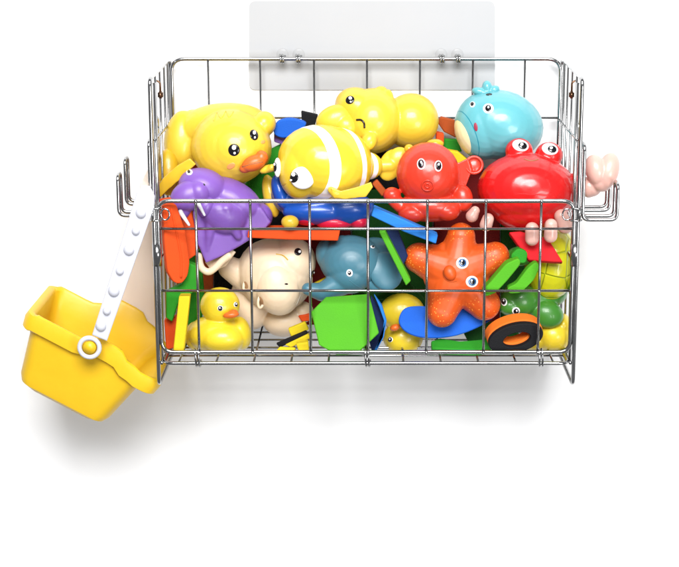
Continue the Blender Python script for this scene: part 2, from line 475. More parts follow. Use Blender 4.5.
wire_hook(1, .000, .020, 'nearer bent wire hook on the right basket side under the pink claw', P(366, 142, .02).z, P(366, 220, 0).z, P(366, 184, .0).z, .243)
wire_hook(1, .050, .070, 'farther bent wire hook on the right basket side, half hidden by the claw', P(366, 120, .07).z, P(366, 220, .0).z, P(366, 187, .0).z, .243)
# ------------------------------------------------------------------ bucket
bu = empty('toy_bucket', P(95, 400, .05), 'yellow plastic toy bucket with scalloped rim hanging tilted left of the basket', 'bucket')
ang = math.radians(-29)
BY0, BY1 = .010, .138
cN = P(89, 346, BY0); s0 = sc(cN)
e1 = RX*math.cos(ang)+UP*math.sin(ang); e1 = V((math.cos(ang), 0, math.sin(ang))); e2 = V((-math.sin(ang), 0, math.cos(ang)))
ey = V((0, 1, 0))
def rrect(u0, u1, y0, y1, r, n=6, m=14):
    """rounded rectangle loop with points along edges: list of (u,y)"""
    out = []
    cs = [(u1-r, y0+r, -90), (u1-r, y1-r, 0), (u0+r, y1-r, 90), (u0+r, y0+r, 180)]
    for i, (cx, cy, a0) in enumerate(cs):
        for k in range(n+1):
            a = math.radians(a0+90*k/n); out.append((cx+r*math.cos(a), cy+r*math.sin(a)))
        nx, ny, na = cs[(i+1) % 4]; a = math.radians(na)
        x1, y1_ = nx+r*math.cos(a), ny+r*math.sin(a); x0_, y0_ = out[-1]
        for k in range(1, m): out.append((x0_+(x1-x0_)*k/m, y0_+(y1_-y0_)*k/m))
    return out
def sstep(t): t = max(0, min(1, t)); return t*t*(3-2*t)
def rimh(u):   # raised around pivot, dipping to both ends
    up = sstep((u+8)/14)*(1-sstep((u-28)/16))
    endr = sstep((u-48)/10)*-3
    return 9*up+endr + (-2 if u < -60 else 0)
def ring3(u0, u1, y0, y1, r, h, follow):
    L = []
    for u, y in rrect(u0, u1, y0, y1, r):
        far = 9*sstep((u+24)/24)*(1-sstep((u-52)/22))*sstep((y-D*.5)/(D*.4))
        L.append(cN+e1*(u*s0)+e2*((h+follow*(rimh(u)+far))*s0)+ey*(y*s0))
    return L
D = (BY1-BY0)/s0
rings = [
 ring3(-70, 81, 0, D, 14, 2, 1), ring3(-71, 82, -1, D+1, 15, -4, 1), ring3(-69, 80, 0, D, 14, -14, .8), ring3(-68, 78.5, 1.5, D-1.5, 13, -15, .8),
 ring3(-63, 70, 5, D-5, 13, -13, .5), ring3(-59, 62, 7, D-7, 13, -22, 0), ring3(-49, 52, 11, D-11, 13, -65, 0), ring3(-45, 48, 13, D-13, 12, -72, 0), ring3(-35, 39, 19, D-19, 9, -76, 0), ring3(-5, 5, D/2-4, D/2+4, 3, -76.5, 0)]
inner = [ring3(-5, 5, D/2-4, D/2+4, 3, -73.5, 0), ring3(-35, 39, 20, D-20, 8, -73, 0), ring3(-43, 46, 15, D-15, 10, -69, 0), ring3(-56, 60, 9, D-9, 11, -20, .1), ring3(-61, 70, 6.5, D-6.5, 10, 0, 1), ring3(-63.5, 74, 5, D-5, 10, 2.5, 1), ring3(-67, 78, 2, D-2, 12, 3.2, 1)]
bm = bmesh.new()
RR = [[bm.verts.new(p) for p in r] for r in rings+inner]
n = len(RR[0])
for i in range(len(RR)-1):
    if i == len(rings)-1: continue
    A, B = RR[i], RR[i+1]
    for k in range(n): bm.faces.new((A[k], A[(k+1) % n], B[(k+1) % n], B[k]))
A, B = RR[-1], RR[0]
for k in range(n): bm.faces.new((A[k], A[(k+1) % n], B[(k+1) % n], B[k]))
bm.faces.new(RR[len(rings)-1]); bm.faces.new(RR[len(rings)])
bmesh.ops.recalc_face_normals(bm, faces=bm.faces)
o = from_bm('body', bm, M['bucket'], bu); autosmooth(o, 34)
# handle: near arm, top, far arm
def strap(path, w, t, name, mat, parent, wd):
    """path of points; width direction wd(i); thickness t"""
    bm = bmesh.new(); L = []
    for i, p in enumerate(path):
        tg = (path[min(i+1, len(path)-1)]-path[max(i-1, 0)]).normalized()
        wv = wd(i)-tg*wd(i).dot(tg); wv.normalize(); nv = tg.cross(wv)
        ww = w[i] if isinstance(w, list) else w
        L.append([bm.verts.new(p+wv*a*ww/2+nv*b*t/2) for a, b in ((-1, -.6), (-.9, -1), (.9, -1), (1, -.6), (1, .6), (.9, 1), (-.9, 1), (-1, .6))])
    for A, B in zip(L, L[1:]):
        for k in range(8): bm.faces.new((A[k], A[(k+1) % 8], B[(k+1) % 8], B[k]))
    bm.faces.new(L[0][::-1]); bm.faces.new(L[-1])
    bmesh.ops.recalc_face_normals(bm, faces=bm.faces)
    o = from_bm(name, bm, mat, parent); autosmooth(o, 40); return o
pv = P(90, 347, -.004)
top = P(144, 197, -.004)
yn = -.004
def HP(px, py, Y): return P(px, py, Y)
hd = blob('handle', [H([(92, 335), (107, 341), (154, 208), (155, 196), (150, 186), (143, 185), (137, 192)], -.004, .0035)], M['handle'], bu, .0008, 2)
ringc = HP(89.5, 347.5, -.004)
bm = bmesh.new()
pts = [ringc+(RX*math.cos(a)+V((0, 0, 1))*math.sin(a))*.0098 for a in [2*math.pi*k/28 for k in range(28)]]
tube_bm(bm, pts, .0024, 8, True); from_bm('pivot_ring', bm, M['handle'], hd)
bm = bmesh.new()
tube_bm(bm, [ringc+V((0, -.0015, 0)), ringc+V((0, .012, 0))], .0062, 20); from_bm('pivot_pin', bm, M['bucket'], bu)
bm = bmesh.new()
for x, y, r in ((99, 326, 5.6), (105, 311, 4.2), (112, 291, 6), (118, 271, 4.2), (127, 250, 5.6), (134, 231, 4.2), (139, 213, 5.4)):
    c = HP(x-1+3, y, -.0058); r_ = bmesh.ops.create_uvsphere(bm, u_segments=20, v_segments=12, radius=1)
    for v in r_['verts']: v.co = c+V((v.co.x*r*.00093, v.co.y*.0045, v.co.z*r*.00093))
from_bm('bubbles', bm, M['handle'], hd)
# bridge over the hooks and broad far arm
path = catmull([tuple(P(146, 194, -.004)), tuple(P(147, 187, .012)), tuple(P(149.5, 180, .05)), tuple(P(153, 174, .105)), tuple(P(155, 180, .14))], False, 6)
strap([V(p) for p in path], .013, .0035, 'bridge', M['ivory'], hd, lambda i: V((1, 0, -.5)))
far = blob('far_arm', [H([(149, 186), (156, 180), (157.5, 240), (158.5, 336), (106, 336), (118, 290), (134, 240)], .1415, .004)], M['ivory'], hd, .0009, 2)
# ------------------------------------------------------------------ TOYS
# big yellow duck
t = toy('duck_toy', 'big glossy yellow duck with orange bill and blush in the upper left of the basket', 230, 185, .09)
body = blob('body', [E(231, 147, .085, 40, 38, 36), E(222, 127, .108, 48, 24, 30, 6), E(181, 139, .098, 17, 29, 14, -8), E(192, 137, .104, 20, 28, 18, -8), E(264, 124, .09, 12, 13, 14, -20), E(236, 148, .082, 36, 34, 36)], M['yellow'], t, .0011, 6)
blob('foot', [H([(157, 188), (163, 178), (178, 165), (190, 158), (196, 164), (184, 176), (168, 190), (160, 198)], .052, .008)], M['gold'], t, .001, 4)
blob('tail', [E(168, 172, .082, 11, 24, 10, 0)], M['gold'], t, .001, 4)
eye(body, 234, 150, None, (6.3, 6.6), 'black', glint=(0, -.35), glints=2)
eye(body, 254, 135, None, (4.4, 6), 'black', rot=20, glint=(0, -.35), glints=2)
bill = blob('bill', [E(254, 163, .047, 13, 8, 9, 22), E(262, 157, .05, 6, 7, 8, 30), E(246, 168, .049, 7, 5, 7, 18)], M['orange'], t, .0009, 4)
seam('bill_crease', bill, [(242, 167), (252, 164), (263, 162)], .0004, M['ink'], bill)
decal('blush', body, 231, 166, 5, 3, M['blush'], 30, .0002, .0002)
decal('blush', body, 263, 142, 2.5, 2, M['blush'], 30, .0002, .0002)
seam('hair_tuft', body, [(214, 121), (217, 112), (221, 118), (226, 111), (229, 117), (233, 112)], .0009, M['yellow'], sink=0)
# winking yellow duck
t = toy('duck_toy', 'yellow duck lying sideways with one winking eye, against the back grid', 380, 150, .12)
body = blob('body', [E(373, 121, .112, 30, 33, 33), E(358, 108, .114, 24, 20, 26, -25), E(411, 121, .12, 28, 28, 27), E(381, 92, .113, 7, 6, 7), E(388, 100, .106, 6, 11, 6), E(369, 141, .08, 8, 10, 7, -20)], M['yellow'], t, .0011, 5)
blob('bill', [E(335, 119, .098, 20, 14, 12, 22), E(346, 126, .093, 13, 12, 10, -20)], M['yellow'], t, .001, 4)
eye(body, 350, 100, None, (5, 4.4), 'black', rot=35, glint=(.1, -.35), glints=2)
seam('wink', body, [(356.5, 120), (361, 120), (364, 123), (364.5, 128)], .0011, M['eyeb'], sink=0)
# clownfish
ax = (-RX*.75 - FW*.6 - UP*.12).normalized()
fo = P(326, 190, .055); cfc = P(326, 163, .055)-fo
wh = srgb(250, 240, 240)
k_ = .00098
M['clown'] = banded('clownfish_skin', (.94, .64, .04, 1), [(.0098, .0200, wh), (-.0225, -.0150, wh), (-.0440, -.0385, wh)], tuple(ax), .24, tuple(cfc))
t = toy('fish_toy', 'yellow clownfish with white stripes and bulging eyes in the upper middle', 326, 190, .055)
t.location = fo
body = blob('body', [E(324, 163, .055, 47, 38, 38, -14), E(335, 165, .058, 38, 38, 34), E(368, 166, .070, 15, 14, 14), E(300, 170, .045, 22, 30, 24)], M['clown'], t, .0011, 8)
decal('mouth', body, 284, 184, 3, 1.2, M['inky'], 25, .0002, .0002)
blob('tail', [E(391, 165, .076, 12, 17, 5, -25), E(398, 158, .076, 10, 12, 5, -40), K(374, 166, .073, 6, 390, 166, .076, 8)], M['yellow'], t, .0009, 4)
for dx, y2 in ((0, 155), (1, 163), (0, 171)): pass
blob('fin', [H([(331, 188), (341, 191), (357, 187), (371, 182), (373, 187), (366, 197), (345, 199), (334, 198)], .018, .006), K(331, 190, .02, 3.5, 336, 194, .019, 5)], M['yellow'], t, .0008, 3)
blob('fin', [E(267, 169, .05, 8, 4, 4, 20), K(262, 172, .052, 2, 272, 168, .047, 4)], M['yellow'], t, .0008, 3)
ew = blob('eye', [E(302.5, 178, .0215, 12.5, 11.5, 5, -10, 10, 10)], M['eyew'], t, .0007, 3)
decal('pupil', ew, 293.5, 177.3, 5.2, 5.8, M['eyeb'], 0, .0004, .0004, ew); decal('glint', ew, 293.6, 174.5, 1.9, 2.1, M['eyew'], 0, .0012, .0002, ew); decal('glint', ew, 291.5, 180, 1, 1, M['eyew'], 0, .0012, .0002, ew)
ew = blob('eye', [E(277.5, 167.5, .034, 3.6, 10, 5, 0)], M['eyew'], t, .0007, 3)
decal('pupil', ew, 275, 167, 2, 5, M['eyeb'], 0, .0004, .0003, ew); decal('glint', ew, 275, 164.5, .8, 1.4, M['eyew'], 0, .001, .0002, ew)
# blue toy boat
t = toy('boat_toy', 'blue and red toy with yellow feet wedged beneath the striped clownfish', 320, 225, .06)
blob('hull', [E(312, 200, .068, 42, 24, 26, -10), E(348, 209, .058, 27, 16, 20, 4), E(280, 192, .056, 8, 18, 12, 15), E(318, 212, .056, 36, 13, 18)], M['blue'], t, .0012, 5)
blob('keel', [E(334, 223, .055, 18, 8, 14), E(308, 219, .056, 14, 7, 14), E(359, 222, .056, 10, 8, 12)], M['crimson'], t, .001, 4)
blob('foot', [E(290, 222, .032, 9, 7, 8)], M['yellow'], t, .001, 4)
blob('fin', [E(271, 196, .075, 8, 22, 10, 12)], M['yellow'], t, .001, 4)
# octopus
t = toy('octopus_toy', 'coral red octopus with round snout, between the clownfish and the crab', 428, 215, .05)
body = blob('body', [E(428, 174, .05, 32, 32, 30), E(430, 207, .046, 34, 15, 22), E(392, 195, .042, 9, 8, 9), K(394, 200, .042, 7, 408, 212, .04, 8), E(447, 212, .036, 13, 9, 12), E(412, 214, .034, 14, 9, 11), E(463, 198, .044, 10, 14, 9, 10)], M['coral'], t, .001, 4)
blob('arm', [H([(452, 160), (458, 163), (468, 158), (472, 170), (466, 186), (457, 198), (446, 200), (448, 170)], .052, .008), E(474, 166, .054, 8.5, 9, 4)], M['coral'], t, .0009, 3)
bm = bmesh.new(); cc = P(474, 165, .050)
tube_bm(bm, [cc+(RX*math.cos(a)+UP*math.sin(a))*.0082 for a in [2*math.pi*k/24 for k in range(24)]], .0014, 10, True); from_bm('sucker_rim', bm, M['coral'], t)
blob('arm', [E(435, 144, .07, 9, 5, 8), E(409, 149, .06, 5, 5, 6)], M['gold'], t, .0009, 3)
eye(body, 421.2, 164, (4.6, 6), (2.7, 4), 'white', iris=(M['irisr'], (3.3, 4.7)), glint=(.1, -.3))
eye(body, 438.3, 166, (4.2, 6), (2.5, 4), 'white', iris=(M['irisr'], (3.1, 4.7)), glint=(0, -.3))
bm = bmesh.new(); hl, hn = hitpx(body, 427.5, 185.5)
uu = hn.orthogonal().normalized(); vv = hn.cross(uu)
for R_, r_ in ((.0055, .0007), (.0022, .0008)):
    tube_bm(bm, [hl+hn*.0002+(uu*math.cos(a)+vv*math.sin(a))*R_ for a in [2*math.pi*k/24 for k in range(24)]], r_, 8, True)
from_bm('snout', bm, M['coral'], t)
# crab
t = toy('crab_toy', 'shiny red crab with pink claws and legs on the right, its eyes bulging on top', 528, 222, .055)
body = blob('body', [E(527, 190, .058, 50, 37, 40, -4), E(529, 212, .052, 36, 20, 28), E(519, 151, .065, 14, 13, 12), E(549, 155, .062, 14, 13, 12), E(573, 180, .05, 6, 7, 6), E(571, 190, .05, 6, 4, 6)], M['red'], t, .0011, 3)
for x, y, r, q in ((520.5, 147, (9, 6.2), (2, 2)), (550, 150.5, (9, 6.2), (1, 2))):
    eye(body, x, y-1.5, r, (4.6, 3.6), 'white', rot=-14, pupil=(2, 0.5), glint=(-.2, -.3), glints=1)
seam('mouth', body, [(524, 159), (531, 161), (538, 159.5)], .0007, M['ink'], sink=0)
blob('claw', [K(578, 187, .046, 6, 588, 187, .043, 11), E(591, 187, .042, 11, 10, 10), E(596, 170, .035, 11, 16, 12, 16), E(608, 171, .035, 11, 19, 12, -14), E(602, 181, .036, 11, 11, 11), K(571, 188, .047, 4, 582, 187, .045, 6)], M['pink'], t, .0009, 2)
for (x, y, r, x2, y2, r2) in ((475, 211, 5, 472, 216, 6.5), (488, 219, 6, 486, 225, 6.5), (532, 229, 7, 532, 239, 7), (551, 225, 6.5, 550.5, 236, 7), (561, 216, 7, 565, 226, 8)):
    yy = .018 if x not in (475, 561) else .03
    blob('leg', [K(x, y, yy, r, x2, y2, yy, r2)], M['pink'], t, .0009, 2)
# whale
t = toy('whale_toy', 'turquoise whale with small spout and cream belly at the upper right back', 500, 158, .11)
wc = P(498, 126, .108)-t.location
ax = (-RX*.86-UP*.36-FW*.25).normalized()
M['whale'] = banded('whale_skin', (.15, .51, .57, 1), [(.0405, .1, srgb(250, 238, 190)), (.0345, .0352, srgb(20, 130, 150))], tuple(ax), .3, tuple(wc))
body = blob('body', [E(500, 125, .106, 44, 35, 38, -14), E(484, 126, .104, 30, 34, 32)], M['whale'], t, .0011, 6)
blob('spout', [E(480, 92, .104, 8.5, 4.5, 6, -15), E(487, 87, .104, 5, 6.5, 6), E(494, 90, .104, 6, 4.5, 6, 25), E(487, 94, .104, 11, 4.5, 7, -5)], M['teal'], t, .0008, 2)
decal('spout_hole', body, 489, 94.5, 3.5, 1.2, M['eyeb'], 5, .0003, .0001)
eye(body, 488.3, 108.5, (5.8, 5.4), (3.2, 3.4), 'white', glint=(.1, -.2))
eye(body, 472.5, 104.5, (2.8, 3.2), (1.7, 2.1), 'white', rot=-30, glints=0)
decal('mouth', body, 475.8, 127, 2, 4.8, M['mouthr'], 8, .0003, .0003)
# walrus
t = toy('walrus_toy', 'purple walrus with two white tusks pressed against the front rim', 215, 240, .04)
def wdy(x, y): return (x-215)*.00018
body = blob('body', [E(203, 187, .048, 25, 19, 22, -14), E(230, 199, .056, 34, 20, 24, -24), E(258, 216, .060, 15, 14, 16, -24), E(222, 214, .044, 26, 20, 20, -20),
    H([(192, 205), (196, 240), (206, 263), (222, 256), (240, 246), (262, 232), (271, 222), (262, 208), (225, 195)], .046, .022, wdy), K(212, 212, .034, 7, 207, 250, .036, 3), K(226, 210, .034, 9, 238, 236, .038, 4)], M['purple'], t, .0011, 5)
mz = blob('muzzle', [E(188, 196, .033, 19, 15, 13, 32), E(199, 192, .033, 12, 13, 12, 10), E(184, 210, .033, 7, 11, 8, -25), E(206, 206, .032, 8, 12, 8, -20)], M['purple'], t, .0010, 3)
eye(body, 189.3, 172.3, (3.6, 3), (1.6, 1.7), 'white', rot=20, glints=0)
decal('nostril', mz, 204.5, 184, 1.2, 1.8, M['eyeb'], 0, .0002, .0001)
blob('tusk', [K(180.5, 212, .0175, 2.6, 189, 225, .013, 1.4)], M['white'], t, .0006, 2)
blob('tusk', [K(198, 203, .0175, 2.3, 204.5, 215, .015, 1.3)], M['white'], t, .0006, 2)
# hippo
t = toy('hippo_toy', 'cream hippo with a broad round muzzle standing low in the basket behind the small duck', 275, 330, .085)
body = blob('body', [E(275, 275, .082, 39, 36, 34, -35), E(292, 262, .08, 24, 25, 26), E(284, 322, .088, 21, 15, 20), E(302, 312, .09, 12, 11, 12), E(252, 300, .098, 22, 30, 20), K(230, 268, .08, 12, 250, 280, .085, 16)], M['cream'], t, .0011, 6)
mz = blob('muzzle', [E(277, 284, .0675, 25, 32, 25, 12), E(285, 278, .071, 20, 24, 22)], M['cream'], t, .0011, 4)
seam('mouth_crease', mz, [(263, 257), (274, 253), (286, 256), (295, 266), (300, 280), (299, 293), (294, 304)], .0005, M['hollow'], sink=.7)
for (x, y, r_, Y_) in ((246, 285, 4.6, .0625), (261, 301, 5.6, .052)):
    cc = P(x, y, Y_); bm = bmesh.new()
    tube_bm(bm, [cc+(RX*math.cos(a_)*.55+UP*math.sin(a_)).normalized()*0+RX*(r_*.00052*math.cos(a_))+UP*(r_*.00115*math.sin(a_)+.0018*math.cos(a_))+V((0, .002*math.cos(a_), 0)) for a_ in [2*math.pi*k/24 for k in range(24)]], .0014, 8, True)
    from_bm('ear', bm, M['cream'], t)
seam('muzzle_crease', mz, [(266, 256), (280, 254), (292, 262), (300, 276), (301, 292), (296, 306)], .0005, M['ivory'])
blob('arm', [*[K(a[0], a[1], .037, 3.6, b_[0], b_[1], .037, 3.6) for a, b_ in (lambda q: list(zip(q, q[1:])))(catmull([(199, 256), (201, 267), (208, 272), (215, 268), (222, 261), (229, 256)], False, 3))], H([(205, 262), (226, 246), (236, 252), (226, 266), (212, 272)], .05, .012)], M['cream'], t, .0009, 4)
eye(body, 298, 251.8, None, (4, 4), 'black', glint=(.35, 0))
eye(body, 313.5, 274, None, (2.2, 4), 'black', glint=(.1, -.3))
decal('nostril', mz, 286.3, 284, 2, .9, M['eyeb'], 0, .0003, .0001)
seam('brow_crease', body, [(276, 254), (283, 255.5), (288, 260)], .0007, M['inky'])
for x, y, rx, bb in ((246, 285, 3.4, body), (261, 301, 4, mz)):
    decal('ear_hollow', bb, x, y, rx*.6, rx*1.25, M['hollow'], 20, .0003, .0001, parent=t)
# small duck front
t = toy('duck_toy', 'small lemon yellow duckling upright in the lower left front corner', 220, 352, .045)
body = blob('body', [E(220, 305.5, .042, 20, 18.5, 19), E(218, 334, .046, 31, 20, 26), E(241, 333, .044, 10, 17, 16, 10), E(196, 336, .05, 11, 15, 14), E(222, 338, .036, 24, 16, 20)], M['lemon'], t, .0009, 4)
eye(body, 220.3, 308.3, (3.1, 3), (2.3, 2.4), 'white', glint=(-.2, -.2))
eye(body, 235.6, 304.5, (2, 2.7), (1.5, 2), 'white', glint=(-.2, -.2))
bill = blob('bill', [E(231, 315, .022, 8.2, 3.6, 6, 8), E(233, 312.5, .0235, 5, 3, 5, 8)], M['orange'], t, .0007, 2)
# small upside-down duck
t = toy('duck_toy', 'small yellow duckling tipped forward in the lower middle, behind the blue foam', 403, 355, .07)
body = blob('body', [E(402, 312, .075, 23, 19, 18), E(403, 338, .068, 20, 17, 17), E(412, 322, .074, 20, 18, 17)], M['lemon'], t, .0009, 4)
eye(body, 390.5, 339.5, (2.6, 2.8), (2, 2.2), 'white', glint=(0, -.2))
blob('bill', [E(395, 327.5, .047, 5.5, 3.6, 6, 18)], M['orange'], t, .0007, 2)
# teal elephant
t = toy('elephant_toy', 'grey blue elephant with curved trunk in the middle of the basket', 352, 290, .06)
body = blob('body', [E(352, 262, .06, 33, 27, 26, -8), E(328, 256, .062, 12, 17, 14, 15), E(342, 241, .062, 6, 6, 6), K(341, 283, .05, 13, 322, 292, .046, 9.5), K(322, 292, .046, 9.5, 308, 289, .046, 6.5), E(374, 262, .07, 26, 25, 20), E(350, 275, .055, 22, 19, 22)], M['dteal'], t, .001, 6)
blob('ear', [E(386, 271, .048, 18, 20, 6, 15, 20), E(378, 284, .047, 12, 8, 5)], M['dteal'], t, .0009, 4)
eye(body, 349.5, 273, (3.5, 4), (1.9, 2.3), 'white', rot=10, glint=(-.2, -.3))
eye(body, 372.5, 247, (2.4, 1.4), (1.2, .9), 'white', rot=-20, glints=0)
seam('cheek_crease', body, [(349, 280), (357, 286), (366, 290), (376, 291)], .0005, M['dteal'])
# starfish
so = P(456, 272, .03)
M['star'] = spotted('starfish_skin', (.80, .105, .008, 1), srgb(255, 160, 70), 360, .2, .030, .038, .45)
t = toy('starfish_toy', 'orange starfish with two round eyes and speckled arms behind the front grid', 456, 272, .03)
tips = [((461, 237), 12, .034), ((495, 256), 12, .03), ((484, 304), 14, .026), ((442, 312), 13, .018), ((419, 258), 13, .032)]
body = blob('body', [E(456, 272, .03, 34, 33, 13)]+[K(456, 272, .037, 27, x, y, Y+.005, r+2.6) for ((x, y), r, Y) in tips], M['star'], t, .0009, 9)
blob('nose', [E(450, 273, .0125, 6.5, 8, 6, 20)], M['star'], t, .0008, 3)
for x, y in ((462.3, 263), (472, 281.7)):
    eye(body, x, y, (6.6, 6.2), (2.6, 2.8), 'white', iris=(M['iris'], (4.3, 4.3)), glint=(-.3, -.5))
seam('mouth', body, [(443, 270), (444, 278), (450, 282), (457, 281)], .0005, M['f_brown'])
# turtle
t = toy('turtle_toy', 'green turtle with a lime yellow shell in the lower right of the basket', 545, 330, .06)
body = blob('body', [E(519, 300, .045, 19, 17, 16), E(510, 306, .04, 12, 10, 12), E(547, 314, .045, 17, 14, 12, -20), K(530, 300, .055, 14, 550, 290, .065, 18), E(573, 285, .05, 5, 14, 10), E(520, 256, .055, 14, 10, 8)], M['green'], t, .001, 5)
m = plastic('lime_shell', (.70, .68, .01, 1), .28); nt = m.node_tree; b = nt.nodes['Principled BSDF']
tc = [n_ for n_ in nt.nodes if n_.type == 'TEX_COORD'][0]
vo = N(nt, 'ShaderNodeTexVoronoi', feature='DISTANCE_TO_EDGE'); vo.inputs['Scale'].default_value = 42; vo.inputs['Randomness'].default_value = .45
nt.links.new(tc.outputs['Object'], vo.inputs['Vector'])
mr = N(nt, 'ShaderNodeMapRange'); mr.inputs['From Max'].default_value = .045; nt.links.new(vo.outputs['Distance'], mr.inputs['Value'])
bp = N(nt, 'ShaderNodeBump'); bp.inputs['Strength'].default_value = .8; bp.inputs['Distance'].default_value = .0015
nt.links.new(mr.outputs['Result'], bp.inputs['Height']); nt.links.new(bp.outputs['Normal'], b.inputs['Normal'])
mx = N(nt, 'ShaderNodeMix', data_type='RGBA'); nt.links.new(mr.outputs['Result'], mx.inputs['Factor'])
mx.inputs['A'].default_value = (.36, .45, .01, 1); nt.links.new(b.inputs['Base Color'].links[0].from_socket, mx.inputs['B']); nt.links.new(mx.outputs['Result'], b.inputs['Base Color'])
blob('shell', [E(551, 264, .064, 26, 38, 30, -8)], m, t, .001, 5)
eye(body, 504, 302, (3.4, 4.2), (2.3, 3), 'white', rot=10, glint=(.1, -.3))
eye(body, 516, 311, (4.3, 4.2), (2.9, 2.9), 'white', glint=(.1, -.3))
t = toy('duck_toy', 'plain yellow rounded toy half hidden beneath the turtle', 550, 352, .06)
blob('body', [E(552, 335, .062, 21, 18, 24), E(535, 340, .06, 14, 12, 18), E(562, 325, .062, 9, 12, 18)], M['lemon'], t, .001, 5)
# ------------------------------------------------------------------ foam shapes
pet = slab('foam_petal', 'bright orange red foam petal with a lengthwise fold at the left front', [(163, 206), (176, 203), (186, 232), (190, 262), (188, 276), (182, 284), (174, 283), (168, 272), (165, 245)], .012, M['f_orange'], a=.5, th=.008, round_px=4)
seam('fold_line', pet, [(171, 208), (177, 235), (181, 258), (181, 278)], .0013, M['f_orange'], pet, sink=.2)
slab('foam_petal', 'darker orange foam piece standing behind the bright orange petal', [(160, 200), (188, 196), (196, 230), (196, 255), (186, 262), (166, 250)], .030, M['f_orange'], a=.3, th=.008)
slab('foam_block', 'tall pale yellow foam bar leaning at the lower left corner', [(179, 296), (190, 296), (184, 351), (173, 351)], .006, M['f_yellow'], th=.012)
slab('foam_shape', 'green foam piece just under the orange petal', [(166, 292), (182, 284), (186, 262), (196, 266), (199, 288), (188, 296), (178, 304), (172, 322), (166, 318)], .026, M['f_green'], th=.012)
slab('foam_shape', 'dark green foam strip behind the small yellow duckling', [(184, 258), (200, 250), (204, 300), (200, 330), (188, 330)], .075, M['f_green'], th=.01)
slab('foam_shape', 'orange foam scrap low behind the yellow bar', [(164, 320), (178, 316), (176, 348), (166, 350)], .035, M['f_orange'], th=.01)
slab('foam_slab', 'thin orange foam slab lying flat above the cream hippo', [(248, 231), (340, 231), (338, 241), (290, 240), (247, 238)], .036, M['f_orange'], th=.03)
slab('foam_hexagon', 'large lime green foam hexagon leaning on the front grid', [(311, 312), (326, 297), (369, 294), (379, 333), (357, 354), (337, 355), (319, 345)], .008, M['f_lime'], b=-.25, th=.010)
slab('foam_ring', 'navy foam curve edged with sky blue behind the lime hexagon', [(371, 297), (380, 308), (385, 322), (382, 338), (375, 352), (372, 352), (366, 330)], .030, M['f_navy'], th=.010)
slab('foam_strip', 'thin sky blue foam edge curving beside the lime hexagon', [(374, 295), (382, 306), (386.5, 321), (384, 337), (376, 352), (374, 352), (382, 337), (384, 321), (379, 307)], .022, M['f_sky'], th=.008)
slab('foam_bar', 'bright lime green foam bar slanting beside the elephant', [(379, 232), (385, 231), (411, 281), (406, 286)], .012, M['f_lime'], a=0, th=.016)
slab('foam_shape', 'dark blue foam piece behind the slanting lime bar', [(386, 231), (396, 226), (408, 256), (402, 268)], .026, M['f_navy'], th=.014)
slab('foam_bar', 'sky blue foam bar slanting down to the right below the octopus', [(371, 216), (374, 207), (438, 235), (436, 244), (404, 232)], .010, M['f_sky'], th=.014)
slab('foam_oval', 'wide royal blue foam oval below the starfish', [(399, 322), (404, 309), (420, 306), (450, 309), (484, 308), (498, 310), (488, 322), (458, 335), (428, 338), (408, 333)], .036, M['f_blue'], b=-.3, th=.011, smooth=True)
slab('foam_shape', 'flat green foam shape lying on the basket floor below the blue oval', [(431, 341), (440, 338), (460, 341), (486, 339), (492, 345), (478, 350), (450, 349), (432, 348)], .030, M['f_green'], b=-1.5, th=.008)
slab('foam_shape', 'dark green foam sheet beneath the starfish, against the blue oval', [(462, 330), (500, 322), (520, 335), (500, 347), (470, 346)], .07, M['f_dgreen'], th=.01)
slab('foam_block', 'bright lime foam block slanting beside the starfish', [(482, 290), (489, 284), (506, 264), (519, 258), (521, 264), (508, 280), (496, 293), (485, 297)], .006, M['f_lime'], th=.016, round_px=3)
slab('foam_strip', 'thin lime foam strip beside the turtle shell', [(507, 288), (516, 284), (528, 268), (536, 262), (540, 266), (534, 280), (521, 293), (509, 294)], .008, M['f_lime'], th=.012, round_px=3)
slab('foam_shape', 'green foam knob above the lime block', [(510, 256), (518, 248), (528, 252), (526, 264), (514, 262)], .018, M['f_green'], th=.012, round_px=4)
slab('foam_triangle', 'red foam sheet with pointed corner under the crab legs', [(509, 232), (520, 231), (548, 238), (563, 262), (529, 260), (523, 252)], .026, M['f_red'], b=-.5, th=.008)
# ring: orange band round a black oval
t = empty('foam_ring', P(513, 350, .02), 'thick foam oval ring, black face with an orange rim, in the lower right', 'foam shape', 'foam shapes in the basket')
def oval(cx, cy, rx, ry, rot, n=36):
    c, s = math.cos(math.radians(rot)), math.sin(math.radians(rot))
    return [(cx+rx*math.cos(a)*c-ry*math.sin(a)*s, cy-(rx*math.cos(a)*s+ry*math.sin(a)*c)) for a in [2*math.pi*k/n for k in range(n)]]
def ringslab(name, o1, o2, Ya, Yb, da, mat, parent):
    bm = bmesh.new(); n = len(o1)
    L = []
    for (pts, Y, d) in ((o1, Ya, (0, 0)), (o1, Yb, da), (o2, Yb, da), (o2, Ya, (0, 0))):
        L.append([bm.verts.new(P(x+d[0], y+d[1], Y)) for x, y in pts])
    for i in range(4):
        A, B = L[i], L[(i+1) % 4]
        for k in range(n): bm.faces.new((A[k], A[(k+1) % n], B[(k+1) % n], B[k]))
    bmesh.ops.recalc_face_normals(bm, faces=bm.faces)
    o = from_bm(name, bm, mat, parent); autosmooth(o, 40)
    m = o.modifiers.new('b', 'BEVEL'); m.width = .0008; m.segments = 2; m.limit_method = 'ANGLE'; m.angle_limit = math.radians(50)
    return o
ringslab('black_layer', oval(516, 339, 28, 14, 14), oval(517, 340, 14, 7, 14), .006, .012, (-1, -3), M['f_black'], t)
ringslab('orange_layer', oval(515, 335.5, 28.3, 14.5, 14), oval(515, 336, 13.6, 6.6, 14), .0121, .024, (-3, -7), M['f_orange2'], t)
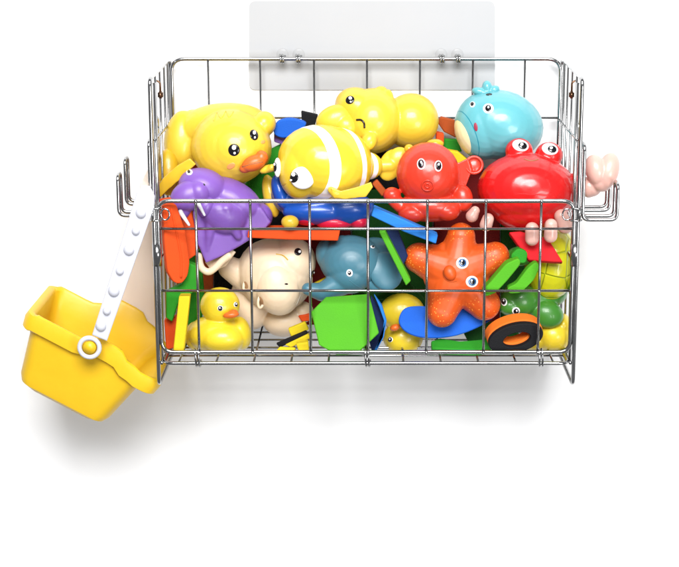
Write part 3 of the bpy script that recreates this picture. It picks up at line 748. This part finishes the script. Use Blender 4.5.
# yellow / black sticks on the floor
slab('foam_stick', 'mustard yellow foam stick uppermost by the hippo foot', [(288, 329), (305, 322), (309, 330), (291, 337)], .045, M['f_yellow'], th=.006)
slab('foam_stick', 'yellow foam stick with black edge crossing the basket floor', [(285, 345), (308, 334), (311, 338), (291, 348)], .034, M['f_yellow'], th=.006)
slab('foam_stick', 'black foam stick lying on the basket floor by the hexagon', [(276, 344), (306, 331), (308, 334), (280, 348)], .036, M['f_black'], th=.006)
slab('foam_stick', 'bright yellow foam end nearest the front rim, left of the hexagon', [(296, 344), (308, 342), (309, 351), (299, 353)], .020, M['f_yellow'], th=.01)
slab('foam_stick', 'dull yellow foam wedge flat on the basket floor below the hippo', [(274, 352), (280, 346), (296, 347), (294, 351)], .028, M['f_yellow'], b=-1, th=.004)
slab('foam_shape', 'small orange foam piece between hippo and hexagon', [(298, 316), (311, 314), (311, 321), (302, 322)], .075, M['f_orange'], th=.01)
slab('foam_shape', 'small green foam piece behind the hippo chin', [(294, 312), (312, 305), (312, 314), (298, 316)], .09, M['f_green'], th=.01)
slab('foam_shape', 'yellow foam sliver glimpsed above the elephant trunk', [(313, 284), (330, 276), (330, 284), (318, 290)], .085, M['f_yellow'], th=.006)
slab('foam_shape', 'dark green foam sheet low behind the elephant trunk and hexagon', [(360, 288), (410, 284), (425, 300), (370, 300)], .09, M['f_dgreen'], th=.01)
# upper scraps
slab('foam_oval', 'royal blue foam oval behind the clownfish head', [(274, 128), (279, 121), (292, 119), (306, 124), (296, 134), (284, 138), (275, 135)], .095, M['f_blue'], th=.012, smooth=True)
slab('foam_shape', 'purple foam edge under the blue oval beside the big duck', [(274, 132), (286, 138), (294, 136), (286, 146), (274, 142)], .105, M['purple'], th=.012)
slab('foam_shape', 'green foam sheet between the big duck and the clownfish', [(244, 186), (262, 160), (270, 150), (290, 140), (290, 180), (262, 200), (246, 196)], .112, M['f_green'], th=.01)
slab('foam_triangle', 'black foam point behind the clownfish, against the back grid', [(301, 111), (318, 115), (314, 128), (302, 126)], .125, M['f_black'], th=.008)
slab('foam_block', 'burnt orange foam block beside the whale belly', [(437, 122), (441, 117), (457, 121), (456, 138), (444, 132)], .138, M['f_brown'], th=.01)
slab('foam_block', 'small orange foam end right of the winking duck', [(436, 132), (444, 134), (444, 145), (436, 146)], .122, M['f_orange'], th=.012)
slab('foam_shape', 'green foam corner under the whale belly', [(442, 139), (458, 140), (462, 152), (444, 150)], .132, M['f_green'], th=.01)
slab('foam_shape', 'yellow foam disc edge between the octopus and the whale', [(446, 150), (458, 152), (468, 160), (466, 168), (450, 170)], .095, M['f_yellow'], th=.012)
slab('foam_stick', 'dark orange foam stick beside the clownfish tail', [(372, 184), (377, 180), (387, 192), (382, 197)], .055, M['f_brown'], th=.008)
# filler boards added at the back so gaps between toys stay dark
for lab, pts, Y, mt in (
    ('added maroon foam filler darkening the gaps behind the hippo and elephant', [(285, 215), (350, 215), (352, 325), (285, 325)], .142, 'f_maroon'),
    ('added dark green foam filler darkening the gaps behind the elephant ear', [(352, 190), (432, 190), (432, 326), (353, 326)], .140, 'f_dgreen'),
    ('added black foam filler darkening the gaps behind the hippo head', [(214, 195), (284, 195), (284, 325), (214, 325)], .141, 'f_black'),
    ('added navy foam filler darkening the gaps behind the clownfish', [(270, 150), (346, 150), (348, 214), (270, 214)], .1405, 'f_navy'),
    ('added brown orange foam filler darkening the gaps behind the starfish', [(434, 170), (500, 170), (500, 327), (434, 327)], .142, 'f_maroon'),
    ('added dark green foam filler darkening the gaps behind the turtle and crab', [(501, 170), (545, 170), (545, 324), (501, 324)], .141, 'f_dgreen'),
    ('added burnt orange foam filler darkening the gaps behind the left petals', [(178, 150), (213, 150), (213, 300), (178, 300)], .139, 'f_brown'),
    ('added black foam filler darkening the gaps behind the octopus', [(347, 152), (434, 152), (434, 189), (350, 189)], .143, 'f_black')):
    slab('foam_filler_or_scrap', lab, pts, Y, M[mt], th=.008, round_px=6)
slab('foam_filler_or_scrap', 'navy foam scrap poking out at the left behind the front post', [(152, 240), (160, 244), (160, 254), (154, 249)], .02, M['f_navy'], th=.006)
# ------------------------------------------------------------------ camera
cd = bpy.data.cameras.new('Camera'); co = bpy.data.objects.new('Camera', cd); COL.objects.link(co)
co.location = CAM; co.rotation_euler = (math.pi/2-TH, 0, 0)
cd.sensor_width = 36; cd.lens = 36*FPX/679; cd.shift_x = -(CX-339.5)/679; cd.clip_start = .05; cd.clip_end = 100
S.camera = co
# ------------------------------------------------------------------ light
w = bpy.data.worlds.new('World'); S.world = w; w.use_nodes = True
bg = w.node_tree.nodes['Background']; bg.inputs['Color'].default_value = (.95, .97, 1, 1); bg.inputs['Strength'].default_value = .18
def area(name, loc, target, size, power, col=(1, 1, 1)):
    l = bpy.data.lights.new(name, 'AREA'); l.shape = 'RECTANGLE'; l.size, l.size_y = size; l.energy = power; l.color = col
    o = bpy.data.objects.new(name, l); COL.objects.link(o); o.location = loc
    o.rotation_euler = (V(target)-V(loc)).to_track_quat('-Z', 'Y').to_euler(); return o
area('softbox_top', (.02, -1.8, 1.5), (0, .1, -.05), (1.35, 1.0), 86, (1, 1, 1))
area('front_fill', (1.2, -2.2, -.05), (0, .1, -.1), (.8, .8), 24)  # added fill lamp, lightens the wall shadow on the right
S.view_settings.view_transform = 'Standard'; S.view_settings.look = 'None'; S.view_settings.exposure = .2; S.view_settings.gamma = 1
S.render.resolution_x = 1024; S.render.resolution_y = 855
